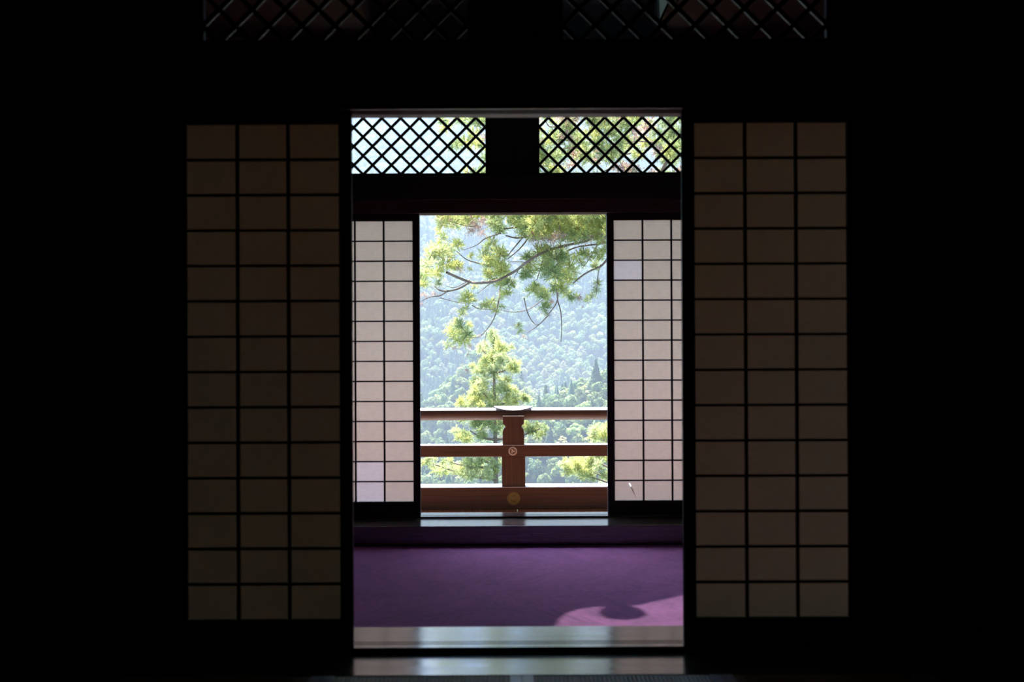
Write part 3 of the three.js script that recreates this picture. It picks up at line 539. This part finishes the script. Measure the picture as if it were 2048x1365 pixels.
{
  const spots = [], cells = new Map(), W = [0.5, 0.5, 0.25, 0.36];
  for (let n = 0; n < 240000; n++) {
    const Dd = Math.sqrt(rr(480 ** 2, 2990 ** 2)), w = Dd * 0.15 + 8, X = rr(-w, w), r = rnd(), patch = noise.noise(X * 0.016, Dd * 0.008, 20);
    let k = patch > 0.2 ? (r < 0.7 ? 2 : 1) : patch < -0.1 ? (r < 0.5 ? 0 : r < 0.96 ? 1 : 3) : r < 0.34 ? 0 : r < 0.76 ? 1 : r < 0.97 ? 2 : 3;
    if (Dd < 1160) k = r < 0.48 ? 0 : r < 0.86 ? 1 : r < 0.97 ? 2 : 3;
    const p = protos[k], h = rr(...p.h), wide = rr(0.9, 1.15), R = h * wide * W[k], ci = Math.floor(X / 12), cj = Math.floor(Dd / 12); let free = true;
    for (let i = -1; i <= 1 && free; i++) for (let j = -1; j <= 1 && free; j++) for (const q of cells.get((ci + i) + ',' + (cj + j)) ?? []) if (Math.hypot(q.X - X, q.Dd - Dd) < 0.74 * (q.R + R)) { free = false; break; }
    if (!free) continue;
    const s = { X, Dd, y: ground(X, Dd), h, k, R, g: Math.floor(rnd() * p.geo.length), turn: rr(0, 6.283), wide }, key = ci + ',' + cj;
    spots.push(s); cells.has(key) ? cells.get(key).push(s) : cells.set(key, [s]);
  }
  for (let n = 0; n < 9000; n++) { const Dd = n < 3000 ? rr(600, 1150) : Math.sqrt(rr(480 ** 2, 2990 ** 2)), w = Dd * 0.15 + 8, X = rr(-w, w), k = rnd() < 0.45 ? 1 : rnd() < 0.5 ? 0 : 2, h = rr(3.5, 6); spots.push({ X, Dd, y: ground(X, Dd), h, k, g: Math.floor(rnd() * 2), turn: rr(0, 6.28), wide: rr(1, 1.3), filler: true }); }
  // the ones that show largest in the doorway are single trees
  const seen = spots.filter((s) => !s.filler).map((s) => { const sx = s.X / s.Dd * F + VX, sy = VY - (s.y + s.h * 0.7 - EYE) / s.Dd * F; return { s, ok: sx > 836 && sx < 1220 && sy > 425 && sy < 975 && s.Dd > 600 ? s.h / s.Dd : 0 }; });
  // keep only those whose crown is not hidden behind nearer ones
  const shown = seen.filter((a) => a.ok).sort((a, b) => a.s.Dd - b.s.Dd), cover = new Set(), pick = [];
  for (const a of shown) {
    const s = a.s, sx = s.X / s.Dd * F + VX, cells = []; const half = s.h * 0.22 / s.Dd * F;
    for (let y = s.y + s.h * 0.25; y < s.y + s.h; y += 0.7) for (let q = -half; q <= half; q += 3) cells.push(Math.round((sx + q) / 3) + ',' + Math.round((VY - (y - EYE) / s.Dd * F) / 3));
    const free = cells.filter((c) => !cover.has(c)).length; cells.forEach((c) => cover.add(c)); a.free = free; if (free / cells.length > 0.3 && !pick.some((b) => Math.hypot(b.s.X - s.X, b.s.Dd - s.Dd) < 1.15 * (b.s.R + s.R))) pick.push(a);
  }
  const counts = [0, 0, 0, 0], single = new Set(); pick.sort((a, b) => b.free - a.free).slice(0, 290).forEach((a) => single.add(a.s));
  const inst = new Map();
  for (const s of spots) {
    const p = protos[s.k];
    if (single.has(s)) {
      const m = mesh(numbered(p.name), p.geo[s.g], p.tints[Math.floor(rnd() * 3)], scene); m.position.set(s.X, s.y - 0.3, -s.Dd); m.rotation.y = s.turn; m.scale.set(s.h * s.wide, s.h, s.h * s.wide);
      const where = s.Dd < 880 ? 'on the nearest wooded spur' : s.Dd < 1160 ? 'on the middle wooded spur' : s.Dd < 1670 ? 'low on the far hazy slope' : 'high on the far hazy slope', size = s.h > (p.h[0] + p.h[1]) / 2 ? 'tall' : 'short';
      m.userData = { label: `${size} ${p.label} ${where}`, category: 'tree', group: `${size} ${p.group} ${where}` }; counts[s.k]++;
    } else { const key = s.k + '_' + s.g; if (!inst.has(key)) inst.set(key, []); inst.get(key).push(s); }
  }
  const mm = new THREE.Matrix4(), qq = new THREE.Quaternion(), Y = new THREE.Vector3(0, 1, 0);
  const words = { '0_0': 'pale', '0_1': 'light', '1_0': 'green', '1_1': 'mid green', '2_0': 'dark', '2_1': 'bluish', '3_0': 'yellowish' };
  for (const [key, list] of inst) {
    const [k, g] = key.split('_').map(Number), im = new THREE.InstancedMesh(protos[k].geo[g], protos[k].mat, list.length);
    list.forEach((s, i) => im.setMatrixAt(i, mm.compose(new THREE.Vector3(s.X, s.y - 0.3, -s.Dd), qq.setFromAxisAngle(Y, s.turn).clone(), new THREE.Vector3(s.h * s.wide, s.h, s.h * s.wide))));
    list.forEach((s, i) => { const t = rr(0.7, 1.35); im.setColorAt(i, lin(t * rr(0.9, 1.15), t, t * rr(0.8, 1.1))); }); im.name = numbered('forest'); im.castShadow = im.receiveShadow = true; im.userData = { kind: 'stuff', label: `mass of ${words[key]} ${k < 2 ? 'round tree crowns' : k < 3 ? 'conical cedars' : 'layered pines'} covering the mountainside`, category: 'forest' }; scene.add(im);
  }
  console.log('hill trees', spots.length, 'single', single.size, counts.join(' '));
}
{ // bare pale trunk on the near ridge
  const d = 740, b = at(1113, 778, d), T = thing('bare_trunk', 'pale bare dead trunk standing among the hillside trees', 'tree', undefined, b.toArray());
  branch(T, [new THREE.Vector3(0, -4, 0), new THREE.Vector3(0, 2, 0), new THREE.Vector3(-0.1, 5, 0), new THREE.Vector3(0.15, 7, 0)], 0.2, 0.08, M.barkPale).name = 'trunk';
  branch(T, [new THREE.Vector3(0, 4.4, 0), new THREE.Vector3(0.5, 5.6, 0), new THREE.Vector3(0.55, 6.6, 0)], 0.1, 0.05, M.barkPale);
}

renderer.render(scene, camera);
